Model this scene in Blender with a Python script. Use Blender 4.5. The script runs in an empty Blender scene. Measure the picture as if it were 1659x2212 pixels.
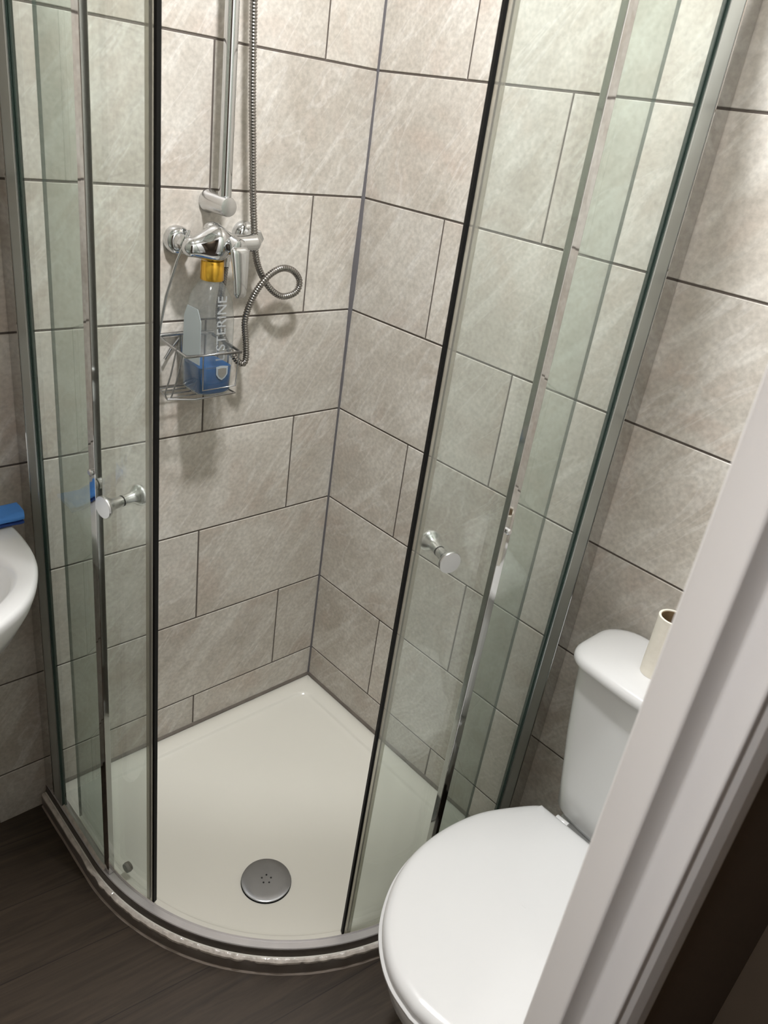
import bpy, bmesh, math, random
from mathutils import Vector, Matrix, noise
random.seed(7)
S = bpy.context.scene
COL = S.collection
PI = math.pi

# ------------------------------------------------------------------ camera
cd = bpy.data.cameras.new('camera'); cam = bpy.data.objects.new('camera', cd); COL.objects.link(cam)
S.camera = cam
Rm = Matrix(((0.7304, 0.2206, -0.6464), (-0.6694, 0.4193, -0.6133), (0.1358, 0.8806, 0.4539))).to_4x4()
cam.matrix_world = Matrix.Translation((-1.2512, -1.3976, 1.5721)) @ Rm
cd.sensor_fit = 'VERTICAL'; cd.sensor_height = 36.0; cd.lens = 1687.54 / 2212 * 36
cd.clip_start = 0.01
cd.dof.use_dof = True; cd.dof.focus_distance = 1.75; cd.dof.aperture_fstop = 11.0
# ------------------------------------------------------------------ world, view, lamps
w = bpy.data.worlds.new('world'); S.world = w; w.use_nodes = True
w.node_tree.nodes['Background'].inputs[0].default_value = (0.9, 0.95, 1, 1)
w.node_tree.nodes['Background'].inputs[1].default_value = 0.01
S.view_settings.view_transform = 'Standard'; S.view_settings.look = 'None'
S.view_settings.gamma = 1.0; S.view_settings.exposure = 0.0; S.view_settings.use_curve_mapping = False
S.cycles.max_bounces = 14; S.cycles.transparent_max_bounces = 24; S.cycles.diffuse_bounces = 6; S.cycles.glossy_bounces = 8
LAMP = (-0.60, -0.68, 2.45)
def area(name, loc, size, power, color=(1, 1, 1), rot=(0, 0, 0), shape='DISK'):
    l = bpy.data.lights.new(name, 'AREA'); l.shape = shape; l.size = size; l.energy = power; l.color = color
    o = bpy.data.objects.new(name, l); o.location = loc; o.rotation_euler = rot; COL.objects.link(o); return o
area('ceiling_lamp_light', (LAMP[0], LAMP[1], 2.37), 0.11, 24.0, (0.99, 0.985, 0.985))
area('hall_fill_light', (-1.62, -1.345, 2.36), 0.14, 25.0, (1.0, 0.985, 0.98))  # unseen hall source, added and placed to brighten the door jamb

# ------------------------------------------------------------------ node helpers
def mat(name):
    m = bpy.data.materials.new(name); m.use_nodes = True
    nt = m.node_tree; b = nt.nodes['Principled BSDF']
    return m, nt, b
def pbr(name, color, rough=0.5, metal=0.0, bump=0.0, bscale=60.0, var=0.0, vscale=8.0, spec=None, coat=0.0):
    m, nt, b = mat(name)
    b.inputs['Base Color'].default_value = (*color, 1)
    b.inputs['Roughness'].default_value = rough; b.inputs['Metallic'].default_value = metal
    if spec is not None: b.inputs['Specular IOR Level'].default_value = spec
    if coat: b.inputs['Coat Weight'].default_value = coat; b.inputs['Coat Roughness'].default_value = 0.05
    tc = nt.nodes.new('ShaderNodeTexCoord')
    if var:
        n = nt.nodes.new('ShaderNodeTexNoise'); n.inputs['Scale'].default_value = vscale; n.inputs['Detail'].default_value = 5
        r = nt.nodes.new('ShaderNodeMixRGB'); r.blend_type = 'MIX'
        r.inputs[1].default_value = (*[c * (1 - var) for c in color], 1); r.inputs[2].default_value = (*[min(1, c * (1 + var)) for c in color], 1)
        nt.links.new(tc.outputs['Object'], n.inputs['Vector']); nt.links.new(n.outputs['Fac'], r.inputs[0])
        nt.links.new(r.outputs[0], b.inputs['Base Color'])
    if bump:
        n2 = nt.nodes.new('ShaderNodeTexNoise'); n2.inputs['Scale'].default_value = bscale; n2.inputs['Detail'].default_value = 4
        bp = nt.nodes.new('ShaderNodeBump'); bp.inputs['Strength'].default_value = bump; bp.inputs['Distance'].default_value = 0.002
        nt.links.new(tc.outputs['Object'], n2.inputs['Vector']); nt.links.new(n2.outputs['Fac'], bp.inputs['Height'])
        nt.links.new(bp.outputs[0], b.inputs['Normal'])
    return m

def tile_material():
    m, nt, b = mat('stone_tile'); N = nt.nodes.new; L = nt.links.new
    uv = N('ShaderNodeUVMap'); uv.uv_map = 'UVMap'
    at = N('ShaderNodeAttribute'); at.attribute_name = 'tile_rand'
    sc = N('ShaderNodeVectorMath'); sc.operation = 'SCALE'; sc.inputs['Scale'].default_value = 13.0; L(at.outputs['Vector'], sc.inputs[0])
    ad = N('ShaderNodeVectorMath'); ad.operation = 'ADD'; L(uv.outputs[0], ad.inputs[0]); L(sc.outputs[0], ad.inputs[1])
    # broad cloudy colour
    n1 = N('ShaderNodeTexNoise'); n1.inputs['Scale'].default_value = 5.5; n1.inputs['Detail'].default_value = 6; n1.inputs['Roughness'].default_value = 0.6
    L(ad.outputs[0], n1.inputs['Vector'])
    r1 = N('ShaderNodeValToRGB'); e = r1.color_ramp.elements
    e[0].position = 0.32; e[0].color = (0.455, 0.415, 0.362, 1); e[1].position = 0.68; e[1].color = (0.620, 0.590, 0.540, 1)
    L(n1.outputs['Fac'], r1.inputs[0])
    # pinkish patches
    n2 = N('ShaderNodeTexNoise'); n2.inputs['Scale'].default_value = 7.0; n2.inputs['Detail'].default_value = 3; n2.inputs['Distortion'].default_value = 0.8
    L(ad.outputs[0], n2.inputs['Vector'])
    r2 = N('ShaderNodeMapRange'); r2.inputs[1].default_value = 0.5; r2.inputs[2].default_value = 0.75; r2.inputs[4].default_value = 0.6; L(n2.outputs['Fac'], r2.inputs[0])
    mx = N('ShaderNodeMixRGB'); mx.inputs[2].default_value = (0.50, 0.415, 0.355, 1); L(r2.outputs[0], mx.inputs[0]); L(r1.outputs[0], mx.inputs[1])
    # diagonal light veins
    mp = N('ShaderNodeMapping'); mp.inputs['Rotation'].default_value = (0, 0, math.radians(-52)); L(ad.outputs[0], mp.inputs[0])
    mp2 = N('ShaderNodeMapping'); mp2.inputs['Scale'].default_value = (4.2, 21.0, 1.0); L(mp.outputs[0], mp2.inputs[0])
    n3 = N('ShaderNodeTexNoise'); n3.inputs['Scale'].default_value = 1.0; n3.inputs['Detail'].default_value = 7; n3.inputs['Roughness'].default_value = 0.62; n3.inputs['Distortion'].default_value = 0.9
    L(mp2.outputs[0], n3.inputs['Vector'])
    r3 = N('ShaderNodeMapRange'); r3.inputs[1].default_value = 0.50; r3.inputs[2].default_value = 0.70; r3.inputs[4].default_value = 0.62; L(n3.outputs['Fac'], r3.inputs[0])
    mv = N('ShaderNodeMixRGB'); mv.inputs[2].default_value = (0.72, 0.70, 0.655, 1); L(r3.outputs[0], mv.inputs[0]); L(mx.outputs[0], mv.inputs[1])
    # thin crisp veins
    n5 = N('ShaderNodeTexNoise'); n5.inputs['Scale'].default_value = 0.55; n5.inputs['Detail'].default_value = 5; n5.inputs['Distortion'].default_value = 0.7
    L(mp2.outputs[0], n5.inputs['Vector'])
    s5 = N('ShaderNodeMath'); s5.operation = 'SUBTRACT'; s5.inputs[1].default_value = 0.53; L(n5.outputs['Fac'], s5.inputs[0])
    a5 = N('ShaderNodeMath'); a5.operation = 'ABSOLUTE'; L(s5.outputs[0], a5.inputs[0])
    r5 = N('ShaderNodeMapRange'); r5.inputs[1].default_value = 0.0; r5.inputs[2].default_value = 0.018; r5.inputs[3].default_value = 0.34; r5.inputs[4].default_value = 0.0; L(a5.outputs[0], r5.inputs[0])
    mw = N('ShaderNodeMixRGB'); mw.inputs[2].default_value = (0.74, 0.72, 0.69, 1); L(r5.outputs[0], mw.inputs[0]); L(mv.outputs[0], mw.inputs[1])
    # fine grain
    n4 = N('ShaderNodeTexNoise'); n4.inputs['Scale'].default_value = 120; n4.inputs['Detail'].default_value = 3; L(ad.outputs[0], n4.inputs['Vector'])
    r4 = N('ShaderNodeMapRange'); r4.inputs[1].default_value = 0.25; r4.inputs[2].default_value = 0.75; r4.inputs[3].default_value = 0.84; r4.inputs[4].default_value = 1.15; L(n4.outputs['Fac'], r4.inputs[0])
    sx = N('ShaderNodeSeparateXYZ'); L(at.outputs['Vector'], sx.inputs[0])
    tv = N('ShaderNodeMapRange'); tv.inputs[3].default_value = 0.93; tv.inputs[4].default_value = 1.05; L(sx.outputs[0], tv.inputs[0])
    mu = N('ShaderNodeMath'); mu.operation = 'MULTIPLY'; L(r4.outputs[0], mu.inputs[0]); L(tv.outputs[0], mu.inputs[1])
    fs = N('ShaderNodeVectorMath'); fs.operation = 'SCALE'; L(mw.outputs[0], fs.inputs[0]); L(mu.outputs[0], fs.inputs['Scale'])
    L(fs.outputs[0], b.inputs['Base Color'])
    b.inputs['Roughness'].default_value = 0.42; b.inputs['Specular IOR Level'].default_value = 0.35
    bp = N('ShaderNodeBump'); bp.inputs['Strength'].default_value = 0.25; bp.inputs['Distance'].default_value = 0.002
    L(n3.outputs['Fac'], bp.inputs['Height']); L(bp.outputs[0], b.inputs['Normal'])
    return m

def floor_material():
    m, nt, b = mat('dark_vinyl_plank'); N = nt.nodes.new; L = nt.links.new
    tc = N('ShaderNodeTexCoord')
    rt = N('ShaderNodeMapping'); rt.inputs['Rotation'].default_value = (0, 0, math.radians(8)); rt.inputs['Location'].default_value = (0.21, 0.03, 0); L(tc.outputs['Object'], rt.inputs[0])
    br = N('ShaderNodeTexBrick'); br.offset = 0.37; br.inputs['Scale'].default_value = 1.0
    br.inputs['Brick Width'].default_value = 0.95; br.inputs['Row Height'].default_value = 0.16; br.inputs['Mortar Size'].default_value = 0.0012
    br.inputs['Color1'].default_value = (0.036, 0.025, 0.0165, 1); br.inputs['Color2'].default_value = (0.048, 0.034, 0.023, 1); br.inputs['Mortar'].default_value = (0.020, 0.014, 0.010, 1)
    L(rt.outputs[0], br.inputs['Vector'])
    mp = N('ShaderNodeMapping'); mp.inputs['Scale'].default_value = (3.0, 42.0, 1.0); L(rt.outputs[0], mp.inputs[0])
    n = N('ShaderNodeTexNoise'); n.inputs['Scale'].default_value = 1.0; n.inputs['Detail'].default_value = 7; n.inputs['Roughness'].default_value = 0.65; n.inputs['Distortion'].default_value = 1.2; L(mp.outputs[0], n.inputs['Vector'])
    r = N('ShaderNodeMapRange'); r.inputs[1].default_value = 0.3; r.inputs[2].default_value = 0.7; r.inputs[3].default_value = 0.6; r.inputs[4].default_value = 1.45; L(n.outputs['Fac'], r.inputs[0])
    s = N('ShaderNodeVectorMath'); s.operation = 'SCALE'; L(br.outputs['Color'], s.inputs[0]); L(r.outputs[0], s.inputs['Scale'])
    L(s.outputs[0], b.inputs['Base Color']); b.inputs['Roughness'].default_value = 0.48; b.inputs['Specular IOR Level'].default_value = 0.4
    bp = N('ShaderNodeBump'); bp.inputs['Strength'].default_value = 0.25; bp.inputs['Distance'].default_value = 0.001; L(n.outputs['Fac'], bp.inputs['Height']); L(bp.outputs[0], b.inputs['Normal'])
    return m

def glass_material(name, tint=(0.900, 0.926, 0.908), haze=0.060, ior=1.5, hazecol=(0.84, 0.87, 0.85), rough=0.0):
    m = bpy.data.materials.new(name); m.use_nodes = True; nt = m.node_tree; nt.nodes.clear(); N = nt.nodes.new; L = nt.links.new
    out = N('ShaderNodeOutputMaterial'); tr = N('ShaderNodeBsdfTransparent'); tr.inputs[0].default_value = (*tint, 1)
    df = N('ShaderNodeBsdfDiffuse'); df.inputs[0].default_value = (*hazecol, 1)
    gl = N('ShaderNodeBsdfGlossy'); gl.inputs['Roughness'].default_value = rough; gl.inputs[0].default_value = (0.95, 1, 0.97, 1)
    m1 = N('ShaderNodeMixShader'); L(tr.outputs[0], m1.inputs[1]); L(df.outputs[0], m1.inputs[2])
    tc = N('ShaderNodeTexCoord'); mp = N('ShaderNodeMapping'); mp.inputs['Scale'].default_value = (14, 14, 1.2); L(tc.outputs['Object'], mp.inputs[0])
    n = N('ShaderNodeTexNoise'); n.inputs['Scale'].default_value = 1.0; n.inputs['Detail'].default_value = 4; L(mp.outputs[0], n.inputs['Vector'])
    r = N('ShaderNodeMapRange'); r.inputs[1].default_value = 0.3; r.inputs[2].default_value = 0.7; r.inputs[3].default_value = haze * 0.55; r.inputs[4].default_value = haze * 1.5; L(n.outputs['Fac'], r.inputs[0]); L(r.outputs[0], m1.inputs[0])
    fr = N('ShaderNodeFresnel'); ge = N('ShaderNodeNewGeometry')
    im = N('ShaderNodeMapRange'); im.inputs[3].default_value = ior; im.inputs[4].default_value = 1 / ior    # same reflectance seen from either side
    L(ge.outputs['Backfacing'], im.inputs[0]); L(im.outputs[0], fr.inputs[0])
    m2 = N('ShaderNodeMixShader'); L(fr.outputs[0], m2.inputs[0]); L(m1.outputs[0], m2.inputs[1]); L(gl.outputs[0], m2.inputs[2])
    L(m2.outputs[0], out.inputs[0])
    return m

def lamp_material(name, col, strength):
    m, nt, b = mat(name); b.inputs['Base Color'].default_value = (0.8, 0.8, 0.8, 1)
    b.inputs['Emission Color'].default_value = (*col, 1); b.inputs['Emission Strength'].default_value = strength
    return m

M = {}
M['tile'] = tile_material()
M['grout'] = pbr('dark_grout', (0.115, 0.097, 0.084), 0.9, bump=0.3, bscale=300)
M['floor'] = floor_material()
M['white_wall'] = pbr('painted_wall', (0.82, 0.81, 0.79), 0.6, var=0.03)
M['ceiling'] = pbr('white_ceiling_paint', (0.82, 0.81, 0.78), 0.7, var=0.02)
M['gloss_white'] = pbr('gloss_white_paint', (0.83, 0.82, 0.815), 0.35, bump=0.08, bscale=35, var=0.02)
M['ceramic'] = pbr('white_ceramic', (0.72, 0.725, 0.72), 0.14, var=0.01)
M['seat_white'] = pbr('white_toilet_plastic', (0.68, 0.685, 0.685), 0.18, var=0.01)
M['cistern_w'] = pbr('white_cistern_ceramic', (0.66, 0.67, 0.665), 0.18, var=0.01)
M['acrylic'] = pbr('cream_shower_tray_resin', (0.81, 0.795, 0.725), 0.20, var=0.025, vscale=5)
M['chrome'] = pbr('chrome', (0.64, 0.655, 0.665), 0.07, 1.0)
M['chrome_soft'] = pbr('satin_chrome', (0.68, 0.685, 0.69), 0.25, 1.0, var=0.06, vscale=40)
M['drain'] = pbr('dull_waste_metal', (0.40, 0.41, 0.43), 0.24, 1.0, var=0.22, vscale=22)
M['alu'] = pbr('polished_aluminium', (0.66, 0.67, 0.66), 0.17, 1.0, var=0.05, vscale=20)
M['alu_satin'] = pbr('satin_aluminium', (0.62, 0.66, 0.65), 0.38, 1.0, var=0.05, vscale=20)
M['mirror_alu'] = pbr('mirror_aluminium', (0.62, 0.62, 0.61), 0.05, 1.0)
M['rail'] = pbr('worn_white_aluminium', (0.62, 0.60, 0.605), 0.42, 0.6, var=0.10, vscale=25)
M['rail_dark'] = pbr('grimy_rail_face_dark_reflection', (0.085, 0.072, 0.062), 0.35, 0.5, var=0.3, vscale=18)  # grime, plus the rail's reflection of the dark floor put into the colour
M['skirt'] = pbr('grimy_metal_skirt', (0.34, 0.31, 0.29), 0.33, 0.7, var=0.15, vscale=14)
M['silicone_dirty'] = pbr('dirty_silicone', (0.145, 0.125, 0.105), 0.6, var=0.35, vscale=30)
M['silicone_grey'] = pbr('grey_silicone', (0.135, 0.130, 0.140), 0.45, var=0.12, vscale=20)
M['silicone_crusty'] = pbr('crusty_white_silicone', (0.60, 0.55, 0.50), 0.28, var=0.45, vscale=70, bump=0.9, bscale=90, coat=0.4)
M['silicone_thin'] = pbr('thin_floor_silicone', (0.30, 0.255, 0.22), 0.35, var=0.2, vscale=60)
M['black'] = pbr('black_rubber', (0.006, 0.006, 0.006), 0.6, spec=0.2)
M['seal'] = glass_material('translucent_seal', (0.80, 0.79, 0.74), 0.30, 1.4, (0.62, 0.61, 0.56), 0.15)
M['glass'] = glass_material('shower_glass')
M['glass_edge'] = pbr('green_glass_edge', (0.05, 0.085, 0.075), 0.15)
M['gold'] = pbr('gold_cap_metal', (0.86, 0.50, 0.06), 0.24, 0.75)
M['bottle'] = glass_material('clear_bottle_plastic', (0.965, 0.975, 0.98), 0.05, 1.45, (0.80, 0.85, 0.88), 0.08)
M['emboss'] = glass_material('embossed_plastic', (0.88, 0.90, 0.91), 0.28, 1.45, (0.8, 0.82, 0.84), 0.1)
M['label'] = pbr('pale_side_panel', (0.46, 0.52, 0.54), 0.4)  # flat pale tone for the bottle's left facet
M['blue'] = pbr('blue_mouthwash', (0.0, 0.075, 0.235), 0.12, 0.0)
M['silver'] = pbr('silver_shield', (0.55, 0.62, 0.68), 0.3, 0.6)
M['wire'] = pbr('steel_wire', (0.40, 0.40, 0.40), 0.25, 1.0)
M['hose'] = pbr('steel_hose', (0.30, 0.285, 0.27), 0.2, 1.0)
M['card'] = pbr('cream_paper', (0.80, 0.76, 0.67), 0.85, var=0.05, vscale=40, bump=0.5, bscale=80)
M['card_in'] = pbr('brown_cardboard', (0.22, 0.15, 0.08), 0.9, var=0.1)
M['cloth'] = pbr('blue_cloth', (0.075, 0.27, 0.74), 0.7, bump=0.6, bscale=70, var=0.2, vscale=14)
M['cloth_trim'] = pbr('dark_blue_hem', (0.015, 0.05, 0.22), 0.8)
M['dark_door'] = pbr('dark_door_paint', (0.10, 0.085, 0.075), 0.45, var=0.08, vscale=3)
M['brown_hall'] = pbr('brown_hall_wall', (0.16, 0.12, 0.085), 0.8, var=0.06)
M['dark_hole'] = pbr('dark_hole', (0.01, 0.01, 0.01), 0.8)
M['diffuser'] = lamp_material('opal_diffuser', (1, 0.965, 0.91), 5.0)

# ------------------------------------------------------------------ mesh helpers
def link(name, me, material, parent=None, smooth=True):
    o = bpy.data.objects.new(name, me); COL.objects.link(o)
    mats = material if isinstance(material, (list, tuple)) else [material]
    for mm in mats: me.materials.append(mm)
    if smooth is not None:
        me.polygons.foreach_set('use_smooth', [bool(smooth)] * len(me.polygons))
    if parent is not None:
        o.parent = parent; o.matrix_parent_inverse = Matrix.Identity(4)
        o.location = -parent.location      # all meshes are modelled in world space
    me.update(); return o
class MB:
    def __init__(s): s.v = []; s.f = []; s.mi = []
    def add(s, verts, faces, mi=0):
        b = len(s.v); s.v += [tuple(v) for v in verts]; s.f += [tuple(b + i for i in f) for f in faces]; s.mi += [mi] * len(faces)
        return b
    def grid(s, rings, close_u=True, cap0=False, cap1=False, mi=0):
        """rings: list of equal length point lists"""
        n = len(rings[0]); V = [p for r in rings for p in r]; F = []
        for i in range(len(rings) - 1):
            for j in range(n if close_u else n - 1):
                k = (j + 1) % n
                F.append((i * n + j, i * n + k, (i + 1) * n + k, (i + 1) * n + j))
        if cap0: F.append(tuple(reversed(range(n))))
        if cap1: F.append(tuple((len(rings) - 1) * n + j for j in range(n)))
        s.add(V, F, mi)
    def box(s, a, b, mi=0):
        x0, y0, z0 = [min(a[i], b[i]) for i in range(3)]; x1, y1, z1 = [max(a[i], b[i]) for i in range(3)]
        s.add([(x0, y0, z0), (x1, y0, z0), (x1, y1, z0), (x0, y1, z0), (x0, y0, z1), (x1, y0, z1), (x1, y1, z1), (x0, y1, z1)],
              [(0, 3, 2, 1), (4, 5, 6, 7), (0, 1, 5, 4), (1, 2, 6, 5), (2, 3, 7, 6), (3, 0, 4, 7)], mi)
    def tube(s, pts, r, n=12, caps=True, radii=None, mi=0):
        pts = [Vector(p) for p in pts]; rings = []
        t = (pts[1] - pts[0]).normalized(); up = Vector((0, 0, 1)) if abs(t.z) < 0.9 else Vector((1, 0, 0))
        nrm = t.cross(up).normalized()
        for i, p in enumerate(pts):
            if i == 0: t = pts[1] - pts[0]
            elif i == len(pts) - 1: t = pts[-1] - pts[-2]
            else: t = (pts[i + 1] - p).normalized() + (p - pts[i - 1]).normalized()
            t.normalize(); nrm = (nrm - t * nrm.dot(t)).normalized(); bn = t.cross(nrm)
            rr = radii[i] if radii else r
            rings.append([p + (nrm * math.cos(2 * PI * k / n) + bn * math.sin(2 * PI * k / n)) * rr for k in range(n)])
        s.grid(rings, True, caps, caps, mi)
    def lathe(s, o, axis, prof, n=32, mi=0, cap=True):
        """prof: list of (dist along axis, radius)"""
        o = Vector(o); a = Vector(axis).normalized(); u = a.cross(Vector((0, 0, 1)) if abs(a.z) < 0.9 else Vector((1, 0, 0))).normalized(); v = a.cross(u)
        rings = [[o + a * d + (u * math.cos(2 * PI * k / n) + v * math.sin(2 * PI * k / n)) * max(r, 1e-5) for k in range(n)] for d, r in prof]
        s.grid(rings, True, cap, cap, mi)
    def build(s, name, material, parent=None, smooth=True, angle=35):
        me = bpy.data.meshes.new(name); me.from_pydata(s.v, [], s.f)
        me.polygons.foreach_set('material_index', s.mi)
        bm = bmesh.new(); bm.from_mesh(me); bmesh.ops.recalc_face_normals(bm, faces=bm.faces)
        if smooth:
            for e in bm.edges:
                if len(e.link_faces) == 2:
                    e.smooth = e.calc_face_angle(0) < math.radians(angle)
        bm.to_mesh(me); bm.free()
        return link(name, me, material, parent, smooth)
def bevel(o, wd=0.002, seg=2):
    md = o.modifiers.new('bevel', 'BEVEL'); md.width = wd; md.segments = seg; md.limit_method = 'ANGLE'; md.angle_limit = math.radians(40)
    return o
def thing(name, label, cat, loc, group=None):
    o = bpy.data.objects.new(name, None); COL.objects.link(o); o.location = loc; o.empty_display_size = 0.05
    o['label'] = label; o['category'] = cat
    if group: o['group'] = group
    return o
def struct(o, label=None):
    o['kind'] = 'structure'
    if label: o['label'] = label
    return o
def catmull(pts, n=8, closed=False):
    P_ = [Vector(p) for p in pts]; out = []; m = len(P_)
    for i in range(m if closed else m - 1):
        if closed: a, b, c, d = P_[(i - 1) % m], P_[i], P_[(i + 1) % m], P_[(i + 2) % m]
        else: a, b, c, d = P_[max(i - 1, 0)], P_[i], P_[i + 1], P_[min(i + 2, m - 1)]
        for k in range(n):
            t = k / n
            out.append(0.5 * ((2 * b) + (c - a) * t + (2 * a - 5 * b + 4 * c - d) * t * t + (-a + 3 * b - 3 * c + d) * t ** 3))
    if not closed: out.append(P_[-1])
    return out

# ------------------------------------------------------------------ room shell
Z7 = 0.1418; RH = 0.25; TL = 0.5; G = 0.0040
X0, Y0, ZC = -1.78, -1.26, 2.45
def tiled_wall(name, base, udir, ndir, ulen, even, odd, skip=None):
    """base: origin of u=0,z=0; udir along the wall; ndir into the room. tiles proud of a grout bed"""
    base, udir, ndir = Vector(base), Vector(udir), Vector(ndir); mb = MB(); uvs = []; rnd = []
    flip = 1
    def quadbox(u0, u1, z0, z1, rv):
        bz = 0.0011; D = 0.0022
        pts = []
        for (a, b_, d) in ((u0, z0, 0), (u1, z0, 0), (u1, z1, 0), (u0, z1, 0), (u0 + 0, z0 + 0, D - bz), (u1, z0, D - bz), (u1, z1, D - bz), (u0, z1, D - bz),
                           (u0 + bz, z0 + bz, D), (u1 - bz, z0 + bz, D), (u1 - bz, z1 - bz, D), (u0 + bz, z1 - bz, D)):
            pts.append(base + udir * a + Vector((0, 0, b_)) + ndir * (d - D)); uvs.append((a, b_)); rnd.append(rv)
        F = [(8, 9, 10, 11)]
        for k in range(4):
            j = (k + 1) % 4
            F.append((k, j, 4 + j, 4 + k)); F.append((4 + k, 4 + j, 8 + j, 8 + k))
        mb.add(pts, F, 0)
    i = -1
    while Z7 + i * RH < ZC:
        z0 = max(0.0, Z7 + i * RH + G / 2); z1 = min(ZC, Z7 + (i + 1) * RH - G / 2)
        off = even if i % 2 == 0 else odd
        us = [0.0] + [off + k * TL for k in range(-2, 8) if 0.01 < off + k * TL < ulen - 0.01] + [ulen]
        for a, b_ in zip(us[:-1], us[1:]):
            quadbox(a + (G / 2 if a > 0 else 0.001), b_ - (G / 2 if b_ < ulen else 0.0), z0, z1, (random.random(), random.random(), random.random()))
        i += 1
    nb = len(mb.v)
    a = base - ndir * 0.0018
    pts = [a, a + udir * ulen, a + udir * ulen + Vector((0, 0, ZC)), a + Vector((0, 0, ZC))]
    bk = [q - ndir * 0.1 for q in pts]
    mb.add(pts + bk, [(0, 1, 2, 3), (4, 5, 6, 7), (0, 1, 5, 4), (1, 2, 6, 5), (2, 3, 7, 6), (3, 0, 4, 7)], 1)
    uvs += [(0, 0)] * 8; rnd += [(0, 0, 0)] * 8
    o = mb.build(name, [M['tile'], M['grout']], smooth=False)
    me = o.data; ul = me.uv_layers.new(name='UVMap')
    for lp in me.loops: ul.data[lp.index].uv = uvs[lp.vertex_index]
    ca = me.attributes.new('tile_rand', 'FLOAT_VECTOR', 'POINT')
    for k, r in enumerate(rnd): ca.data[k].vector = r
    return struct(o)
tiled_wall('wall_back', (0, 0, 0), (-1, 0, 0), (0, -1, 0), 1.78, 0.1406, 0.3921)
tiled_wall('wall_right', (0, 0, 0), (0, -1, 0), (-1, 0, 0), 1.26, 0.2526, 0.5004)
tiled_wall('wall_left', (X0, 0, 0), (0, -1, 0), (1, 0, 0), 1.26, 0.22, 0.47)
# the u axis of the back wall runs to the left: mirror its texture so the veins lean the same way
for lp in bpy.data.objects['wall_back'].data.uv_layers['UVMap'].data: lp.uv = (-lp.uv[0], lp.uv[1])
mb = MB(); mb.box((X0 - 0.1, -2.7, -0.08), (0.1, 0.1, 0)); struct(mb.build('floor', M['floor'], smooth=False))
mb = MB(); mb.box((X0 - 0.1, Y0 - 0.045, ZC), (0.1, 0.1, ZC + 0.08)); struct(mb.build('ceiling', M['ceiling'], smooth=False))
# door wall: right part, left part, over-door part.  Opening x -1.60..-0.80
XR, XL, HD = -0.855, -1.64, 2.02
mb = MB()
mb.box((XR + 0.059, Y0, 0), (0.0, Y0 - 0.045, ZC)); mb.box((X0, Y0, 0), (XL - 0.059, Y0 - 0.045, ZC)); mb.box((XL - 0.059, Y0, HD + 0.03), (XR + 0.059, Y0 - 0.045, ZC))
struct(mb.build('wall_front', M['white_wall'], smooth=False))
# hall beyond the doorway
mb = MB(); mb.box((X0 - 0.1, -2.7, 0), (X0, Y0, ZC)); struct(mb.build('wall_hall_left', M['brown_hall'], smooth=False))
mb = MB(); mb.box((X0 - 0.1, -2.8, 0), (0.1, -2.7, ZC)); struct(mb.build('wall_hall_back', M['brown_hall'], smooth=False))
mb = MB(); mb.box((0.0, -2.7, 0), (0.1, Y0, ZC)); struct(mb.build('wall_hall_right', M['brown_hall'], smooth=False))
mb = MB(); mb.box((X0 - 0.1, -2.7, ZC), (0.1, Y0 - 0.045, ZC + 0.08)); struct(mb.build('ceiling', M['ceiling'], smooth=False))

# door lining with stop (plan profile extruded upwards), right jamb, left jamb, head
def prism(mb, plan, z0, z1, mi=0):
    n = len(plan); mb.grid([[(x, y, z0) for x, y in plan], [(x, y, z1) for x, y in plan]], True, True, True, mi)
rj = [(XR, Y0 + 0.001), (XR, Y0 - 0.0265), (XR + 0.045, Y0 - 0.0275), (XR + 0.043, Y0 - 0.0512), (XR + 0.058, Y0 - 0.0512), (XR + 0.058, Y0 + 0.001)]
lj = [(XL + (XR - x), y) for x, y in rj]
mb = MB(); prism(mb, rj, 0, HD + 0.02); prism(mb, lj, 0, HD + 0.02); mb.box((XL, Y0, HD), (XR, Y0 - 0.03, HD + 0.03)); mb.box((XL - 0.04, Y0 - 0.03, HD + 0.02), (XR + 0.04, Y0 - 0.0512, HD + 0.03))
struct(bevel(mb.build('trim_1', M['gloss_white'], smooth=False), 0.003, 3))
# brown hall-side face of the door wall
mb = MB(); mb.box((XR + 0.06, Y0 - 0.0452, 0), (0.0, Y0 - 0.049, ZC)); mb.box((X0, Y0 - 0.0452, 0), (XL - 0.06, Y0 - 0.049, ZC)); mb.box((XL - 0.04, Y0 - 0.0452, HD + 0.04), (XR + 0.04, Y0 - 0.049, ZC))
struct(mb.build('wall_hall_front', M['brown_hall'], smooth=False))
# architrave on the hall side
mb = MB()
for sx, xx in ((1, XR), (-1, XL)): prism(mb, [(xx + sx * a_, Y0 - b_) for a_, b_ in ((0.0595, 0.0492), (0.0595, 0.0505), (0.066, 0.0545), (0.085, 0.0580), (0.110, 0.0585), (0.128, 0.0560), (0.132, 0.0492))], 0, HD + 0.04)
mb.box((XL - 0.132, Y0 - 0.0492, HD + 0.04), (XR + 0.132, Y0 - 0.059, HD + 0.11))
struct(bevel(mb.build('trim_2', M['gloss_white'], smooth=False), 0.003, 2))

# silicone in the vertical corner: thick and uneven in one stretch
mb = MB(); rings = []
for i in range(161):
    z = 0.045 + i * (2.44 - 0.045) / 160
    k = 0.0040 + 0.0008 * noise.noise(Vector((0, 0, z * 9)))
    if 0.9 < z < 1.45: k += 0.0050 * math.exp(-((z - 1.24) / 0.13) ** 2) + 0.0012 * abs(noise.noise(Vector((3, 1, z * 14)))) * 1.5
    rings.append([(0.001, 0.001, z), (-k, 0.001, z), (-k * 0.75, -k * 0.75, z), (0.001, -k, z)])
mb.grid(rings, True, True, True); struct(mb.build('trim_3', M['silicone_grey']))

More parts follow.
